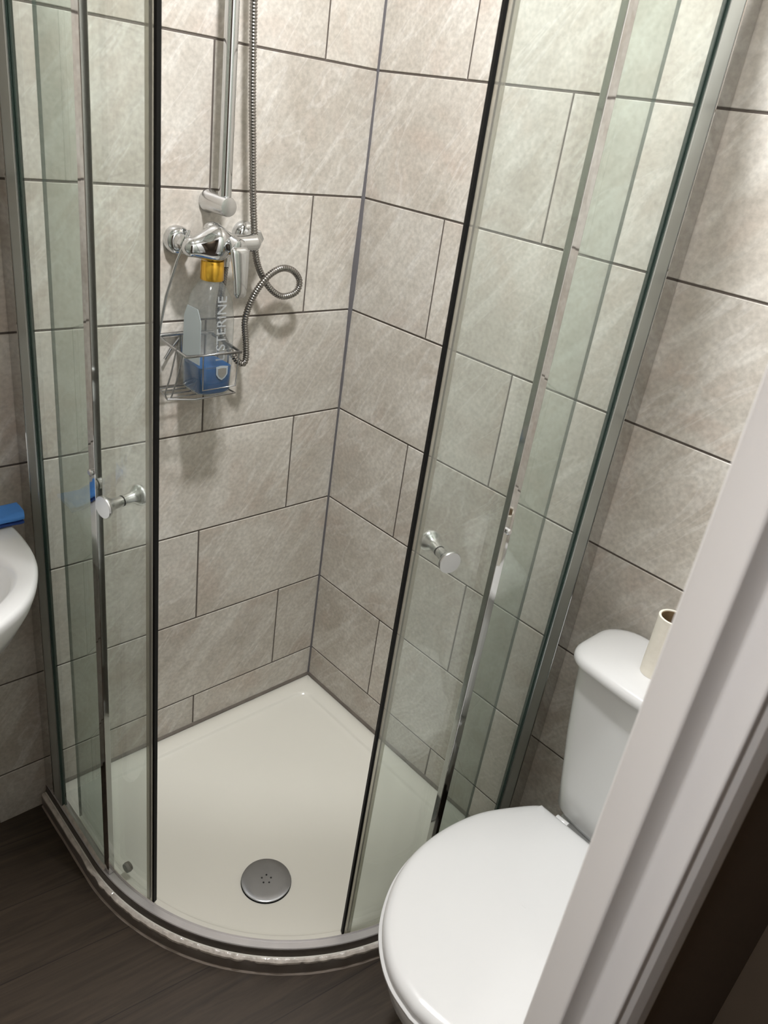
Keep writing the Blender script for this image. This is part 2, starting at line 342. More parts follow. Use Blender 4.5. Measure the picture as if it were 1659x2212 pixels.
# ------------------------------------------------------------------ quadrant path helpers
def st(kind, v, r):
    """point of the quadrant outline (offset r from the arc centre at -0.25,-0.25)"""
    if kind == 'L': return (-0.25 - r, v)
    if kind == 'R': return (v, -0.25 - r)
    a = math.radians(v); return (-0.25 - r * math.cos(a), -0.25 - r * math.sin(a))
def stations(s0, s1, step=1.5):
    """continuous list of stations; s measured in degrees on the arc, below 0 / above 90 in metres on the straights: ('L',y) etc."""
    out = []
    def val(s): return {'L': -1, 'A': 0, 'R': 1}[s[0]]
    if s0[0] == 'L':
        e = -0.25 if s1[0] != 'L' else s1[1]
        n = max(2, int(abs(e - s0[1]) / 0.03)); out += [('L', s0[1] + (e - s0[1]) * k / n) for k in range(n + 1)]
    a0 = 0.0 if s0[0] == 'L' else s0[1]; a1 = 90.0 if s1[0] == 'R' else s1[1]
    if s0[0] != 'R' and s1[0] != 'L':
        n = max(2, int((a1 - a0) / step)); rng = range(1 if s0[0] == 'L' else 0, n + 1)
        out += [('A', a0 + (a1 - a0) * k / n) for k in rng]
    if s1[0] == 'R':
        b = -0.25 if s0[0] != 'R' else s0[1]
        n = max(2, int(abs(s1[1] - b) / 0.03)); out += [('R', b + (s1[1] - b) * k / n) for k in range(0 if s0[0] == 'R' else 1, n + 1)]
    return out
def sweep(mb, s0, s1, cs, mi=0, step=1.5, endmi=None):
    rings = [[(*st(k, v, r), z) for r, z in cs] for k, v in stations(s0, s1, step)]
    mb.grid(rings, True, endmi is None, endmi is None, mi)
    if endmi is not None:
        n = len(cs)
        mb.add(rings[0], [tuple(range(n))], endmi); mb.add(rings[-1], [tuple(range(n))], endmi)
def rect(r0, r1, z0, z1): return [(r0, z0), (r1, z0), (r1, z1), (r0, z1)]

# ------------------------------------------------------------------ shower tray
tray = thing('shower_tray', 'cream quadrant shower tray set in the tiled corner', 'shower tray', (-0.4, -0.4, 0))
def outline(d, n=48):
    """quadrant outline inset by d, arc radius 0.545"""
    r = 0.545 - d; pts = []; c = min(0.012 + d * 0.3, 0.03)
    pts += [(-d - c, -d), (-d - c * 0.3, -d - c * 0.3 + 0), (-d, -d - c)] if d > 0.01 else [(-d - 0.002, -d), (-d, -d), (-d, -d - 0.002)]
    m = 8
    for k in range(1, m): pts.append((-d, -d - c + (-0.25 + d + c) * k / m))
    pts.append((-d, -0.25)) if False else None
    for k in range(m + 1): pts.append((-d - (0.25 - d) * k / m, -0.25 - r) if False else (-d + (-0.25 + d) * k / m, -0.25 - r))
    for k in range(1, n): a = PI / 2 * (1 - k / n); pts.append((-0.25 - r * math.cos(a), -0.25 - r * math.sin(a)))
    for k in range(m + 1): pts.append((-0.25 - r, -0.25 + (0.25 - d) * k / m))
    for k in range(1, m): pts.append((-0.25 - r + (r + 0.25 - d - c) * k / m, -d))
    return pts
DR = (-0.504, -0.505)
prof = [(0.0015, 0.0), (0.0015, 0.036), (0.006, 0.041), (0.03, 0.043), (0.051, 0.043), (0.0535, 0.0418), (0.0565, 0.0375), (0.0590, 0.0360), (0.066, 0.0355)]
rings = [[(x, y, z) for x, y in outline(dd)] for dd, z in prof]
last = outline(0.066)
for t in (0.12, 0.25, 0.4, 0.55, 0.7, 0.82, 0.92):
    rings.append([(x + (DR[0] - x) * t, y + (DR[1] - y) * t, 0.0355 - 0.0075 * t) for x, y in last])
mb = MB(); mb.grid(rings, True, False, True)
mb.build('tray_body', M['acrylic'], tray, angle=60)
mb = MB(); sweep(mb, ('L', -0.004), ('R', -0.004), [(0.5432, 0.004), (0.5462, 0.004), (0.5466, 0.034), (0.5440, 0.0385), (0.5425, 0.036)])
mb.build('metal_skirt', M['skirt'], tray)
# crusty silicone along the rail, and a thin bead on the floor
mb = MB(); rings = []
for k, v in stations(('L', -0.006), ('R', -0.006), 0.5):
    q = Vector(st(k, v, 0.54)); nn = noise.noise(Vector((q.x * 45, q.y * 45, 0))); n2 = noise.noise(Vector((q.x * 120, q.y * 120, 3)))
    wv = 0.0046 + 0.0024 * nn + 0.0016 * n2; hh = 0.0058 + 0.0030 * n2 + 0.0014 * nn
    rings.append([(*st(k, v, r), z) for r, z in ((0.537, 0.037), (0.5425 + wv, 0.0335), (0.5425 + wv * 0.95, 0.0365 + hh * 0.3), (0.5415 + wv * 0.4, 0.037 + hh * 0.8), (0.5395 + 0.001 * n2, 0.037 + hh * 0.9), (0.5372, 0.0385 + 0.001 * nn))])
mb.grid(rings, True, True, True); mb.build('crusty_silicone', M['silicone_crusty'], tray)
mb = MB(); rings = []
for k, v in stations(('L', -0.006), ('R', -0.006), 1.0):
    q = Vector(st(k, v, 0.54)); nn = noise.noise(Vector((q.x * 30, q.y * 30, 5)))
    rings.append([(*st(k, v, r), z) for r, z in ((0.5455, 0.0005), (0.5495 + 0.0008 * nn, 0.0005), (0.5483, 0.0026), (0.5455, 0.0046))])
mb.grid(rings, True, True, True); mb.build('floor_silicone', M['silicone_thin'], tray)
# dark bead between tray and tiles
mb = MB(); rings = []
path = [(-0.765 + k * 0.0255, 0) for k in range(30)] + [(0, 0)] + [(0, -k * 0.0255) for k in range(1, 31)]
for i, (x, y) in enumerate(path):
    nn = noise.noise(Vector((x * 22, y * 22, 2))); k = 0.0052 + 0.0016 * nn
    if x < 0 and y == 0: rings.append([(x, 0.001, 0.038), (x, -k - 0.0012, 0.0425), (x, -k * 0.6, 0.0425 + k * 0.7), (x, 0.001, 0.043 + k * 1.1)])
    elif x == 0 and y == 0: rings.append([(0.001, 0.001, 0.038), (-k, -k, 0.0425), (-k * .6, -k * .6, 0.0425 + k * 0.7), (0.001, 0.001, 0.043 + k * 1.2)])
    else: rings.append([(0.001, y, 0.038), (-k - 0.0012, y, 0.0425), (-k * 0.6, y, 0.0425 + k * 0.7), (0.001, y, 0.043 + k * 1.1)])
mb.grid(rings, True, True, True); mb.build('wall_silicone', M['silicone_dirty'], tray)
# waste cover
mb = MB()
mb.lathe((DR[0], DR[1], 0.0), (0, 0, 1), [(0.0295, 0.002), (0.0295, 0.0555), (0.0325, 0.0555), (0.0325, 0.002)], 48)
mb.build('drain_gap_ring', M['black'], tray)
mb = MB()
mb.lathe((DR[0], DR[1], 0.0), (0, 0, 1), [(0.0327, 0.002), (0.0327, 0.0520), (0.0350, 0.0545), (0.0372, 0.0540), (0.0382, 0.0510), (0.0388, 0.040), (0.0392, 0.022), (0.0393, 0.0002)], 64)
dc = mb.build('drain_cover', M['drain'], tray)
hb = MB()
for k in range(5):
    a = 2 * PI * k / 5 + 0.95
    hb.lathe((DR[0] + 0.0105 * math.cos(a), DR[1] + 0.0105 * math.sin(a), 0.0372), (0, 0, 1), [(0, 0.0021), (0.0022, 0.0021)], 12)
hb.build('drain_holes', M['dark_hole'], dc)
bpy.data.objects['drain_holes'].location = (0, 0, 0)

# ------------------------------------------------------------------ shower enclosure
enc = thing('shower_enclosure', 'curved glass quadrant shower enclosure with both sliding doors half open', 'shower enclosure', (-0.6, -0.6, 0.04))
TOP = 1.86
def sub(o, parent):            # sub-part of a part: same world-space modelling
    o.parent = parent; o.location = (0, 0, 0); return o
mb = MB(); sweep(mb, ('L', -0.002), ('R', -0.002), [(0.513, 0.0415), (0.533, 0.0415), (0.5335, 0.0605), (0.532, 0.0622), (0.519, 0.0618), (0.5165, 0.0590), (0.5135, 0.0612)])
mb.build('bottom_rail', M['rail'], enc)
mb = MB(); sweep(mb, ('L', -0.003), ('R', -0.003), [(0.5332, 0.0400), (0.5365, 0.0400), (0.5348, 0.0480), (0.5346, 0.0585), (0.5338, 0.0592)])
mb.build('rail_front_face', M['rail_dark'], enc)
mb = MB(); sweep(mb, ('L', -0.002), ('R', -0.002), rect(0.500, 0.531, TOP - 0.003, TOP + 0.032)); mb.build('top_rail', M['alu_satin'], enc)
def mir(s):      # mirror a station across the diagonal
    return {'L': ('R', s[1]), 'A': ('A', 90 - s[1]), 'R': ('L', s[1])}[s[0]]
def seg(mb, side, s0, s1, cs, **k):
    if side == 0: sweep(mb, s0, s1, cs, **k)
    else: sweep(mb, mir(s1), mir(s0), cs, **k)
for side in (0, 1):
    mb = MB(); seg(mb, side, ('L', -0.0005), ('L', -0.045), rect(0.506, 0.533, 0.0625, TOP - 0.004)); bevel(mb.build('wall_channel', M['mirror_alu'], enc, smooth=False), 0.0012, 2)
    mb = MB(); seg(mb, side, ('L', -0.0455), ('L', -0.084), rect(0.5185, 0.5315, 0.0625, TOP - 0.004)); bevel(mb.build('frame_post', M['alu_satin'], enc, smooth=False), 0.0015, 2)
    mb = MB(); seg(mb, side, ('L', -0.0842), ('L', -0.0858), rect(0.5235, 0.5290, 0.0625, TOP - 0.004)); mb.build('glazing_gasket', M['glass_edge'], enc, smooth=False)
    mb = MB(); seg(mb, side, ('L', -0.0878), ('A', 4.9), rect(0.520, 0.5262, 0.0628, TOP - 0.005), endmi=1)
    mb.build('fixed_glass', [M['glass'], M['glass_edge']], enc, angle=20)
    mb = MB(); seg(mb, side, ('A', 4.95), ('A', 6.9), [(0.5165, 0.0628), (0.5292, 0.0628), (0.5292, TOP - 0.005), (0.5165, TOP - 0.005)], step=1.0); 
    bevel(mb.build('end_strip', M['mirror_alu'], enc, smooth=False), 0.001, 2)
    mb = MB(); rings = []
    sts = stations(('L', -0.088), ('A', 5.0), 0.5)
    for kk, vv in (sts if side == 0 else [mir(s_) for s_ in sts]):
        q = Vector(st(kk, vv, 0.53)); n1_ = noise.noise(Vector((q.x * 60, q.y * 60, 7)))
        rings.append([(*st(kk, vv, rr_), zz_) for rr_, zz_ in ((0.5265, 0.0620), (0.5315 + 0.001 * n1_, 0.0620), (0.5300, 0.0650 + 0.001 * n1_), (0.5265, 0.0690 + 0.0015 * n1_))])
    mb.grid(rings, True, True, True); mb.build('glass_base_silicone', M['silicone_crusty'], enc)
    # sliding door
    lead = 19.75 if side == 0 else 24.6
    trail = ('L', -0.130) if side == 0 else ('L', -0.173)
    mb = MB(); seg(mb, side, trail, ('A', lead - 1.45), rect(0.5035, 0.5095, 0.0560, TOP - 0.012), endmi=1)
    door = mb.build('sliding_door', [M['glass'], M['glass_edge']], enc, angle=20)
    mb = MB(); seg(mb, side, ('A', lead - 2.1), ('A', lead - 0.55), [(0.5016, 0.057), (0.5114, 0.057), (0.5114, TOP - 0.012), (0.5016, TOP - 0.012)], step=0.5)
    sub(bevel(mb.build('seal_strip', M['seal'], enc, smooth=False), 0.0012, 2), door)
    mb = MB(); seg(mb, side, ('A', lead - 0.54), ('A', lead), [(0.5018, 0.055), (0.5100, 0.055), (0.5100, TOP - 0.012), (0.5018, TOP - 0.012)], step=0.25)
    sub(mb.build('magnetic_strip', M['black'], enc, smooth=False), door)
    ka, kz = (11.0, 0.9655) if side == 0 else (71.6, 0.974)
    t = math.radians(ka); nr = Vector((-math.cos(t), -math.sin(t), 0)); c = Vector((*st('A', ka, 0.5065), kz))
    kb = MB()
    for sg in (1, -1):
        kb.lathe(c + nr * 0.0008 * sg, nr * sg, [(0, 0.0084), (0.0027, 0.0086), (0.016, 0.0092), (0.022, 0.0120), (0.028, 0.0165), (0.031, 0.0184), (0.034, 0.0188), (0.0356, 0.0180), (0.0362, 0.0001)], 40)
    sub(kb.build('knob', M['chrome_soft'], enc, angle=50), door)
    kb = MB(); kb.lathe(c - nr * 0.0008, nr, [(0, 0.0090), (0.0016, 0.0090)], 32); sub(kb.build('knob_washer', M['black'], enc), door)
    for zz in (0.075, TOP - 0.03):
        ra = 9.0 if side == 0 else 81.0
        t = math.radians(ra); c = Vector((*st('A', ra, 0.4965), zz)); nr = Vector((-math.cos(t), -math.sin(t), 0))
        rb = MB(); rb.lathe(c, nr, [(-0.006, 0.006), (-0.006, 0.010), (0.000, 0.0115), (0.006, 0.010), (0.0065, 0.006)], 24); sub(rb.build('roller', M['silicone_dirty'], enc), door)
    # little clip where the end strip is joined
    a = 6.0 if side == 0 else 84.0
    c = Vector((*st('A', a, 0.5235), 1.005)); t = math.radians(a)
    cb = MB(); cb.lathe(c + Vector((-math.cos(t), -math.sin(t), 0)) * 0.0055, (-math.cos(t), -math.sin(t), 0), [(0, 0.006), (0.004, 0.006), (0.006, 0.004)], 20); cb.build('strip_clip', M['chrome_soft'], enc)

# ------------------------------------------------------------------ riser rail
RX, RY = -0.3925, -0.052
rr = thing('riser_rail', 'chrome vertical riser rail for the shower head on the back wall', 'shower rail', (RX, 0, 1.375))
mb = MB(); mb.tube([(RX, RY, 1.372), (RX, RY, 2.02)], 0.0125, 28); mb.build('rail_tube', M['chrome'], rr)
for z in (1.372, 2.02):
    mb = MB(); mb.lathe((RX - 0.003, 0.0, z), (0, -1, 0), [(0, 0.021), (0.006, 0.0215), (0.012, 0.0185), (0.070, 0.0180), (0.0735, 0.0165), (0.0745, 0.012), (0.0745, 0.0001)], 40)
    mb.build('bracket', M['chrome_soft'], rr)
mb = MB(); mb.lathe((RX, RY, 1.90), (0, 0, 1), [(-0.03, 0.016), (-0.03, 0.021), (0.03, 0.021), (0.03, 0.016)], 32); mb.tube([(RX, RY - 0.02, 1.905), (RX + 0.03, RY - 0.06, 1.915)], 0.014, 20)
mb.build('slider', M['chrome_soft'], rr)

# ------------------------------------------------------------------ mixer valve
mx = thing('shower_mixer', 'chrome exposed shower mixer valve with hanging lever on the back wall', 'shower mixer', (-0.392, 0, 1.30))
ZM = 1.303
for x, z in ((-0.464, ZM - 0.003), (-0.313, ZM + 0.008)):
    mb = MB(); mb.lathe((x, 0, z), (0, -1, 0), [(0, 0.0265), (0.010, 0.027), (0.016, 0.025), (0.021, 0.020), (0.022, 0.0165), (0.030, 0.0145), (0.034, 0.0145)], 40); mb.build('wall_flange', M['chrome'], mx)
    mb = MB(); mb.lathe((x, -0.034, z), (0, -1, 0), [(0, 0.017), (0.001, 0.0185), (0.014, 0.0185), (0.016, 0.016)], 6); bevel(mb.build('union_nut', M['chrome'], mx, smooth=False), 0.001, 2)
mb = MB(); rings = []
n = 36
for i in range(41):
    u = i / 40; x = -0.487 + u * 0.173
    c = math.exp(-((x + 0.421) / 0.030) ** 2)
    end = min(1, math.sin(PI * min(1, max(0, u)) ) * 4.5) ** 0.5
    ry = (0.0165 + 0.012 * c) * max(end, 0.02); rz = (0.0165 + 0.0175 * c) * max(end, 0.02)
    cz = ZM + (x + 0.394) * 0.06 + 0.006 * c; cy = -0.064 - 0.010 * c
    rings.append([(x, cy + ry * math.cos(2 * PI * k / n), cz + rz * math.sin(2 * PI * k / n)) for k in range(n)])
mb.grid(rings, True, True, True); mb.build('valve_body', M['chrome'], mx, angle=60)
mb = MB(); mb.lathe((-0.394, -0.085, ZM + 0.004), (0, -1, -0.06), [(0, 0.0185), (0.010, 0.0185), (0.012, 0.0172), (0.026, 0.0172), (0.031, 0.015), (0.033, 0.010), (0.033, 0.0001)], 40); mb.build('cartridge_cap', M['chrome'], mx)
# lever
mb = MB(); rings = []
for i in range(17):
    u = i / 16; z = ZM + 0.006 - u * 0.092; y = -0.116 - 0.010 * math.sin(u * PI / 2); hw = 0.0205 - 0.0085 * u; th = 0.0075 - 0.0030 * u
    if i == 0: hw *= 0.72; th *= 0.6
    if i == 16: hw *= 0.7; th *= 0.5
    rings.append([(-0.3965 + hw * math.copysign(abs(math.cos(a)) ** 0.7, math.cos(a)), y + th * math.copysign(abs(math.sin(a)) ** 0.7, math.sin(a)), z) for a in [2 * PI * k / 28 for k in range(28)]])
mb.grid(rings, True, True, True); mb.build('lever', M['chrome'], mx, angle=60)
mb = MB(); mb.lathe((-0.394, -0.062, ZM - 0.018), (0, 0, -1), [(0, 0.012), (0.012, 0.012), (0.012, 0.0105), (0.022, 0.0105)], 24); mb.build('hose_outlet', M['chrome'], mx)
mb = MB(); mb.lathe((-0.421, -0.062, ZM + 0.028), (0, 0, 1), [(0, 0.018), (0.006, 0.016), (0.011, 0.010), (0.013, 0.0001)], 28); mb.build('top_boss', M['chrome'], mx)

# ------------------------------------------------------------------ hose
hp = [(-0.391, -0.062, 1.262), (-0.388, -0.050, 1.22), (-0.381, -0.030, 1.16), (-0.372, -0.034, 1.115), (-0.352, -0.048, 1.074), (-0.335, -0.052, 1.058), (-0.325, -0.052, 1.066), (-0.325, -0.050, 1.10), (-0.3305, -0.050, 1.150),
      (-0.3165, -0.054, 1.198), (-0.290, -0.058, 1.236), (-0.255, -0.0555, 1.2535), (-0.222, -0.053, 1.2490), (-0.2005, -0.052, 1.228), (-0.2055, -0.051, 1.2035), (-0.2380, -0.050, 1.1945), (-0.266, -0.047, 1.2075), (-0.290, -0.0440, 1.236), (-0.309, -0.046, 1.272), (-0.3205, -0.050, 1.325), (-0.329, -0.050, 1.40),
      (-0.335, -0.050, 1.48), (-0.342, -0.050, 1.57), (-0.349, -0.050, 1.71), (-0.357, -0.058, 1.82), (-0.368, -0.085, 1.865), (-0.372, -0.108, 1.885)]
cp = catmull(hp, 14)
# resample evenly and corrugate
ds = [0.0]
for a, b_ in zip(cp[:-1], cp[1:]): ds.append(ds[-1] + (b_ - a).length)
def at(dist):
    lo = 0
    import bisect
    i = min(max(bisect.bisect_right(ds, dist) - 1, 0), len(cp) - 2); t = (dist - ds[i]) / max(ds[i + 1] - ds[i], 1e-9)
    return cp[i].lerp(cp[i + 1], min(max(t, 0), 1))
step = 0.0013; cnt = int(ds[-1] / step)
pts = [at(k * step) for k in range(cnt + 1)]
rad = [0.0071 if (k % 4) in (1, 2) else 0.0059 for k in range(cnt + 1)]
mb = MB(); mb.tube(pts, 0.006, 10, True, rad)
ho = mb.build('shower_hose', M['hose'], angle=80)
ho['label'] = 'corrugated steel shower hose looped beside the mixer valve'; ho['category'] = 'hose'
hs = thing('hand_shower', 'chrome hand shower resting in the holder at the top of the rail', 'shower head', (-0.37, -0.11, 1.89))
mb = MB(); mb.tube([(-0.371, -0.100, 1.878), (-0.371, -0.125, 1.96), (-0.371, -0.165, 2.03)], 0.011, 20, True, [0.009, 0.012, 0.014]); mb.build('handle', M['chrome'], hs)
mb = MB(); mb.lathe((-0.371, -0.172, 2.045), (0, -0.75, -0.66), [(-0.018, 0.012), (-0.01, 0.032), (0.004, 0.042), (0.010, 0.042), (0.010, 0.0001)], 40); mb.build('spray_head', M['chrome'], hs)

# ------------------------------------------------------------------ wire caddy
cad = thing('shower_caddy', 'steel wire caddy hooked over the left mixer pipe on the back wall', 'caddy', (-0.45, -0.06, 1.01))
WR = 0.0017
x0, x1, yf, yb, zt, zb = -0.501, -0.380, -0.112, -0.009, 1.106, 1.012
def wire(name, paths, r=WR, close=False, m='wire'):
    for p_ in paths:
        mb = MB(); mb.tube(p_, r, 8); mb.build(name, M[m], cad, angle=80)
wire('front_rail', [[(x0 - 0.004, yb, zt + 0.014), (x0, -0.03, zt + 0.006), (x0, yf, zt), (x1, yf - 0.002, zt), (x1, yb, zt + 0.006)]], 0.0033)
wire('back_rail', [[(x0 - 0.006, yb, zt + 0.009), (x0 + 0.004, yb, zt + 0.013), (x0 + 0.045, yb, zt + 0.014), (x1, yb, zt + 0.010)]], 0.0042)
wire('side_wire', [[(x0, -0.078, zt + 0.012), (x0 - 0.014, -0.079, 1.06), (x0 - 0.026, -0.08, 1.026), (x0 - 0.023, -0.08, 1.0155), (x0 - 0.010, -0.082, 1.0125)],
                    [(x0, -0.098, zt), (x0 - 0.006, -0.088, 1.05), (x0 - 0.014, -0.080, 1.012)], [(x1, -0.07, zt), (x1, -0.07, zb)], [(x1, -0.03, zt), (x1, -0.03, zb)]])
wire('bottom_rail', [[(x0 - 0.022, -0.082, 1.014), (x0 + 0.030, yf + 0.014, zb), (x1, yf + 0.012, zb + 0.004), (x1, yb, zb), (x0 - 0.004, yb, zb), (x0 - 0.022, -0.082, 1.014)]], 0.0020)
wire('base_wire', [[(x0 - 0.01, y, zb + 0.001), (x1, y, zb + 0.001)] for y in (-0.075, -0.055, -0.035, -0.020)], 0.0014)
wire('front_guard', [[(x0 + 0.037, yf, zt), (x0 + 0.038, yf, 1.0345), (x1 - 0.008, yf, 1.036), (x1 - 0.002, yf, zt)]], 0.0015)
wire('back_bracket', [[(-0.4555, yb, zt + 0.012), (-0.4545, yb, zt - 0.030)]], 0.0050)
wire('brace_wire', [[(-0.457, yb, zt + 0.006), (-0.475, yb, zt - 0.014), (-0.492, yb - 0.004, zt - 0.035)]], 0.0026)
wire('hook', [[(x0 - 0.004, yb - 0.004, zt + 0.014), (-0.497, -0.025, 1.20), (-0.483, -0.040, 1.268), (-0.476, -0.049, 1.296), (-0.466, -0.052, 1.325), (-0.458, -0.030, 1.318)]], 0.0028, m='chrome')

# ------------------------------------------------------------------ mouthwash bottle
bt = thing('mouthwash_bottle', 'clear square bottle with gold cap and blue liquid in the wire caddy', 'bottle', (-0.426, -0.064, 1.0155))
BX, BY, BZ = -0.426, -0.064, 1.0155
def sq(hx, hy, z, e=5.0, n=48, lean=0.0):
    out = []
    for k in range(n):
        a = 2 * PI * (k + 0.5) / n; c, s_ = math.cos(a), math.sin(a)
        r = (abs(c) ** e + abs(s_) ** e) ** (-1 / e)
        out.append((BX + z * 0.022 + hx * r * c, BY + hy * r * s_, BZ + z))
    return out
bp_ = [(0.0, 0.028, 0.030, 3), (0.002, 0.035, 0.036, 4), (0.008, 0.0385, 0.0395, 5.5), (0.06, 0.0390, 0.0400, 6), (0.15, 0.0375, 0.0385, 6), (0.185, 0.034, 0.035, 5), (0.200, 0.030, 0.031, 4), (0.212, 0.0245, 0.025, 3), (0.220, 0.0195, 0.0195, 2.2), (0.232, 0.0180, 0.0180, 2)]
mb = MB(); mb.grid([sq(hx, hy, z, e) for z, hx, hy, e in bp_], True, True, True); mb.build('bottle_body', M['bottle'], bt, angle=50)
mb = MB(); lp = [(0.0025, 0.030, 0.031, 3), (0.004, 0.034, 0.035, 4), (0.009, 0.0370, 0.0380, 5.5), (0.058, 0.0375, 0.0385, 6)]
mb.grid([sq(hx, hy, z, e) for z, hx, hy, e in lp], True, True, True); mb.build('blue_liquid', M['blue'], bt, angle=50)
mb = MB(); mb.lathe((BX + 0.005, BY, BZ + 0.2225), (0, 0, 1), [(0, 0.0215), (0.001, 0.0225), (0.034, 0.0220), (0.0365, 0.0205), (0.0368, 0.0001)], 48); mb.build('cap', M['gold'], bt, angle=50)
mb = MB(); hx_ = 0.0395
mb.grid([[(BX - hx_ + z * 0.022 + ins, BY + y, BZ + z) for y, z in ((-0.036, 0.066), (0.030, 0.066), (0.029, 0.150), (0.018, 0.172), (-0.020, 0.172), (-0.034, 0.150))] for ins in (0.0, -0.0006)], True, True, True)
mb.build('side_panel', M['label'], bt, smooth=False)  # thin pale plate covering the bottle's left facet
# embossed lettering running up the front face
def lettering(txt, name, size, mtx, material, parent, depth=0.0006):
    cu = bpy.data.curves.new(name, 'FONT'); cu.body = txt; cu.size = size; cu.extrude = depth; cu.align_x = 'LEFT'; cu.align_y = 'CENTER'; cu.space_character = 1.02
    to = bpy.data.objects.new(name, cu); COL.objects.link(to); bpy.context.view_layer.update()
    me = bpy.data.meshes.new_from_object(to.evaluated_get(bpy.context.evaluated_depsgraph_get()))
    bpy.data.objects.remove(to); bpy.data.curves.remove(cu)
    me.transform(mtx); o = link(name, me, material, parent, smooth=False); return o
# text x axis -> +z, text y axis -> -x ... reading bottom to top, facing -y
mt = Matrix(((0, -1, 0, BX + 0.006), (0, 0, -1, BY - 0.0398), (1, 0, 0, BZ + 0.072), (0, 0, 0, 1)))
lt = lettering('LISTERINE', 'embossed_lettering', 0.0285, mt, M['emboss'], bt)
# scale length down to fit 0.12 m
mb = MB()
for s_, y_, mi in ((1.0, -0.0400, 0), (0.72, -0.0408, 1)):
    sh = [(-0.0135, 0.013), (-0.004, 0.0145), (0.004, 0.0145), (0.0135, 0.013), (0.0130, -0.003), (0.007, -0.011), (0, -0.015), (-0.007, -0.011), (-0.0130, -0.003)]
    a_ = [(BX + 0.010 + x * s_, BY + y_, BZ + 0.048 + z * s_) for x, z in sh]; b2 = [(x, y - 0.0008, z) for x, y, z in a_]
    mb.grid([a_, b2], True, True, True, mi)
mb.build('shield_emblem', [M['silver'], M['chrome_soft']], bt, smooth=False)

# ------------------------------------------------------------------ toilet
YC = -1.035
toi = thing('toilet', 'white close-coupled toilet with closed lid beside the shower', 'toilet', (-0.3, YC, 0))
def ring(cx, hx, hy, z, e=2.3, n=56, back=None):
    out = []
    for k in range(n):
        a = 2 * PI * k / n; c, s_ = math.cos(a), math.sin(a); r = (abs(c) ** e + abs(s_) ** e) ** (-1 / e)
        x = cx + hx * r * c
        if back is not None: x = min(x, back)
        out.append((x, YC + hy * r * s_, z))
    return out
mb = MB()
bw = [(0.0, -0.29, 0.20, 0.105, 3), (0.02, -0.29, 0.198, 0.103, 3), (0.05, -0.285, 0.185, 0.092, 2.8), (0.14, -0.29, 0.185, 0.088, 2.6), (0.22, -0.31, 0.215, 0.105, 2.5), (0.29, -0.33, 0.255, 0.140, 2.4), (0.35, -0.380, 0.255, 0.170, 2.2), (0.385, -0.400, 0.243, 0.182, 2.1), (0.402, -0.402, 0.243, 0.184, 2.1), (0.406, -0.402, 0.238, 0.178, 2.1)]
mb.grid([ring(cx, hx, hy, z, e) for z, cx, hx, hy, e in bw], True, True, True); mb.build('bowl', M['ceramic'], toi, angle=60)
half = [(-0.180, 0.118), (-0.205, 0.137), (-0.283, 0.1765), (-0.350, 0.1930), (-0.415, 0.1965), (-0.475, 0.1890), (-0.531, 0.1690), (-0.585, 0.1340), (-0.622, 0.0920), (-0.643, 0.0480), (-0.650, 0.0)]
def plan(half, off=0.0, grow=0.0):
    top = catmull([(x, y, 0) for x, y in half], 6)
    cxx = -0.40
    full = [(p.x, p.y) for p in top] + [(p.x, -p.y) for p in reversed(top[:-1])]
    out = []
    for x, y in full:
        out.append((x, y))
    return out
base = plan(half)
def inset(pl, d):
    """move every point inwards by d along its normal"""
    n = len(pl); out = []
    for i in range(n):
        x0_, y0_ = pl[i - 1]; x1_, y1_ = pl[(i + 1) % n]
        tx, ty = x1_ - x0_, y1_ - y0_; l = math.hypot(tx, ty) or 1
        nx, ny = ty / l, -tx / l
        cx, cy = -0.40 - pl[i][0], -pl[i][1]
        if nx * cx + ny * cy < 0: nx, ny = -nx, -ny
        out.append((pl[i][0] + nx * d, pl[i][1] + ny * d))
    return out
def dome(mb, pl, levels, ctr, crown):
    rings = [[(x, YC + y, z) for x, y in inset(pl, dd)] for dd, z in levels]
    top = inset(pl, levels[-1][0]); z = levels[-1][1]
    for t in (0.1, 0.25, 0.45, 0.65, 0.85, 0.97):
        rings.append([(x + (ctr[0] - x) * t, YC + y + (ctr[1] - y) * t, z + crown * (1 - (1 - t) ** 2)) for x, y in top])
    mb.grid(rings, True, True, True)
mb = MB(); dome(mb, base, [(0.010, 0.4195), (0.001, 0.4205), (0.0, 0.423), (0.0, 0.4265), (0.0015, 0.4325), (0.0055, 0.4375), (0.012, 0.4405), (0.022, 0.4418)], (-0.40, 0), 0.004)
mb.build('lid', M['seat_white'], toi, angle=50)
seatp = [(x * 1.0 - 0.002, y * 1.012) for x, y in base]
mb = MB(); dome(mb, seatp, [(0.010, 0.4065), (0.001, 0.4075), (-0.002, 0.411), (-0.002, 0.4150), (0.003, 0.4185), (0.012, 0.4190)], (-0.40, 0), 0.0)
mb.build('seat', M['seat_white'], toi, angle=50)
mb = MB(); rings = []
for z, hy in ((0.25, 0.07), (0.33, 0.085), (0.39, 0.095), (0.402, 0.096), (0.4065, 0.090)):
    rings.append([(x, YC + y, z) for x, y in ((-0.014, -hy), (-0.014, hy), (-0.14, hy), (-0.24, hy * 0.9), (-0.24, -hy * 0.9), (-0.14, -hy))])
mb.grid(rings, True, True, True); bevel(mb.build('pan_shelf', M['ceramic'], toi), 0.006, 3)
for s_ in (-0.075, 0.075):
    mb = MB(); mb.lathe((-0.174, YC + s_ - 0.013, 0.424), (0, 1, 0), [(0, 0.007), (0.001, 0.0075), (0.025, 0.0075), (0.026, 0.007)], 20); mb.build('hinge', M['seat_white'], toi)
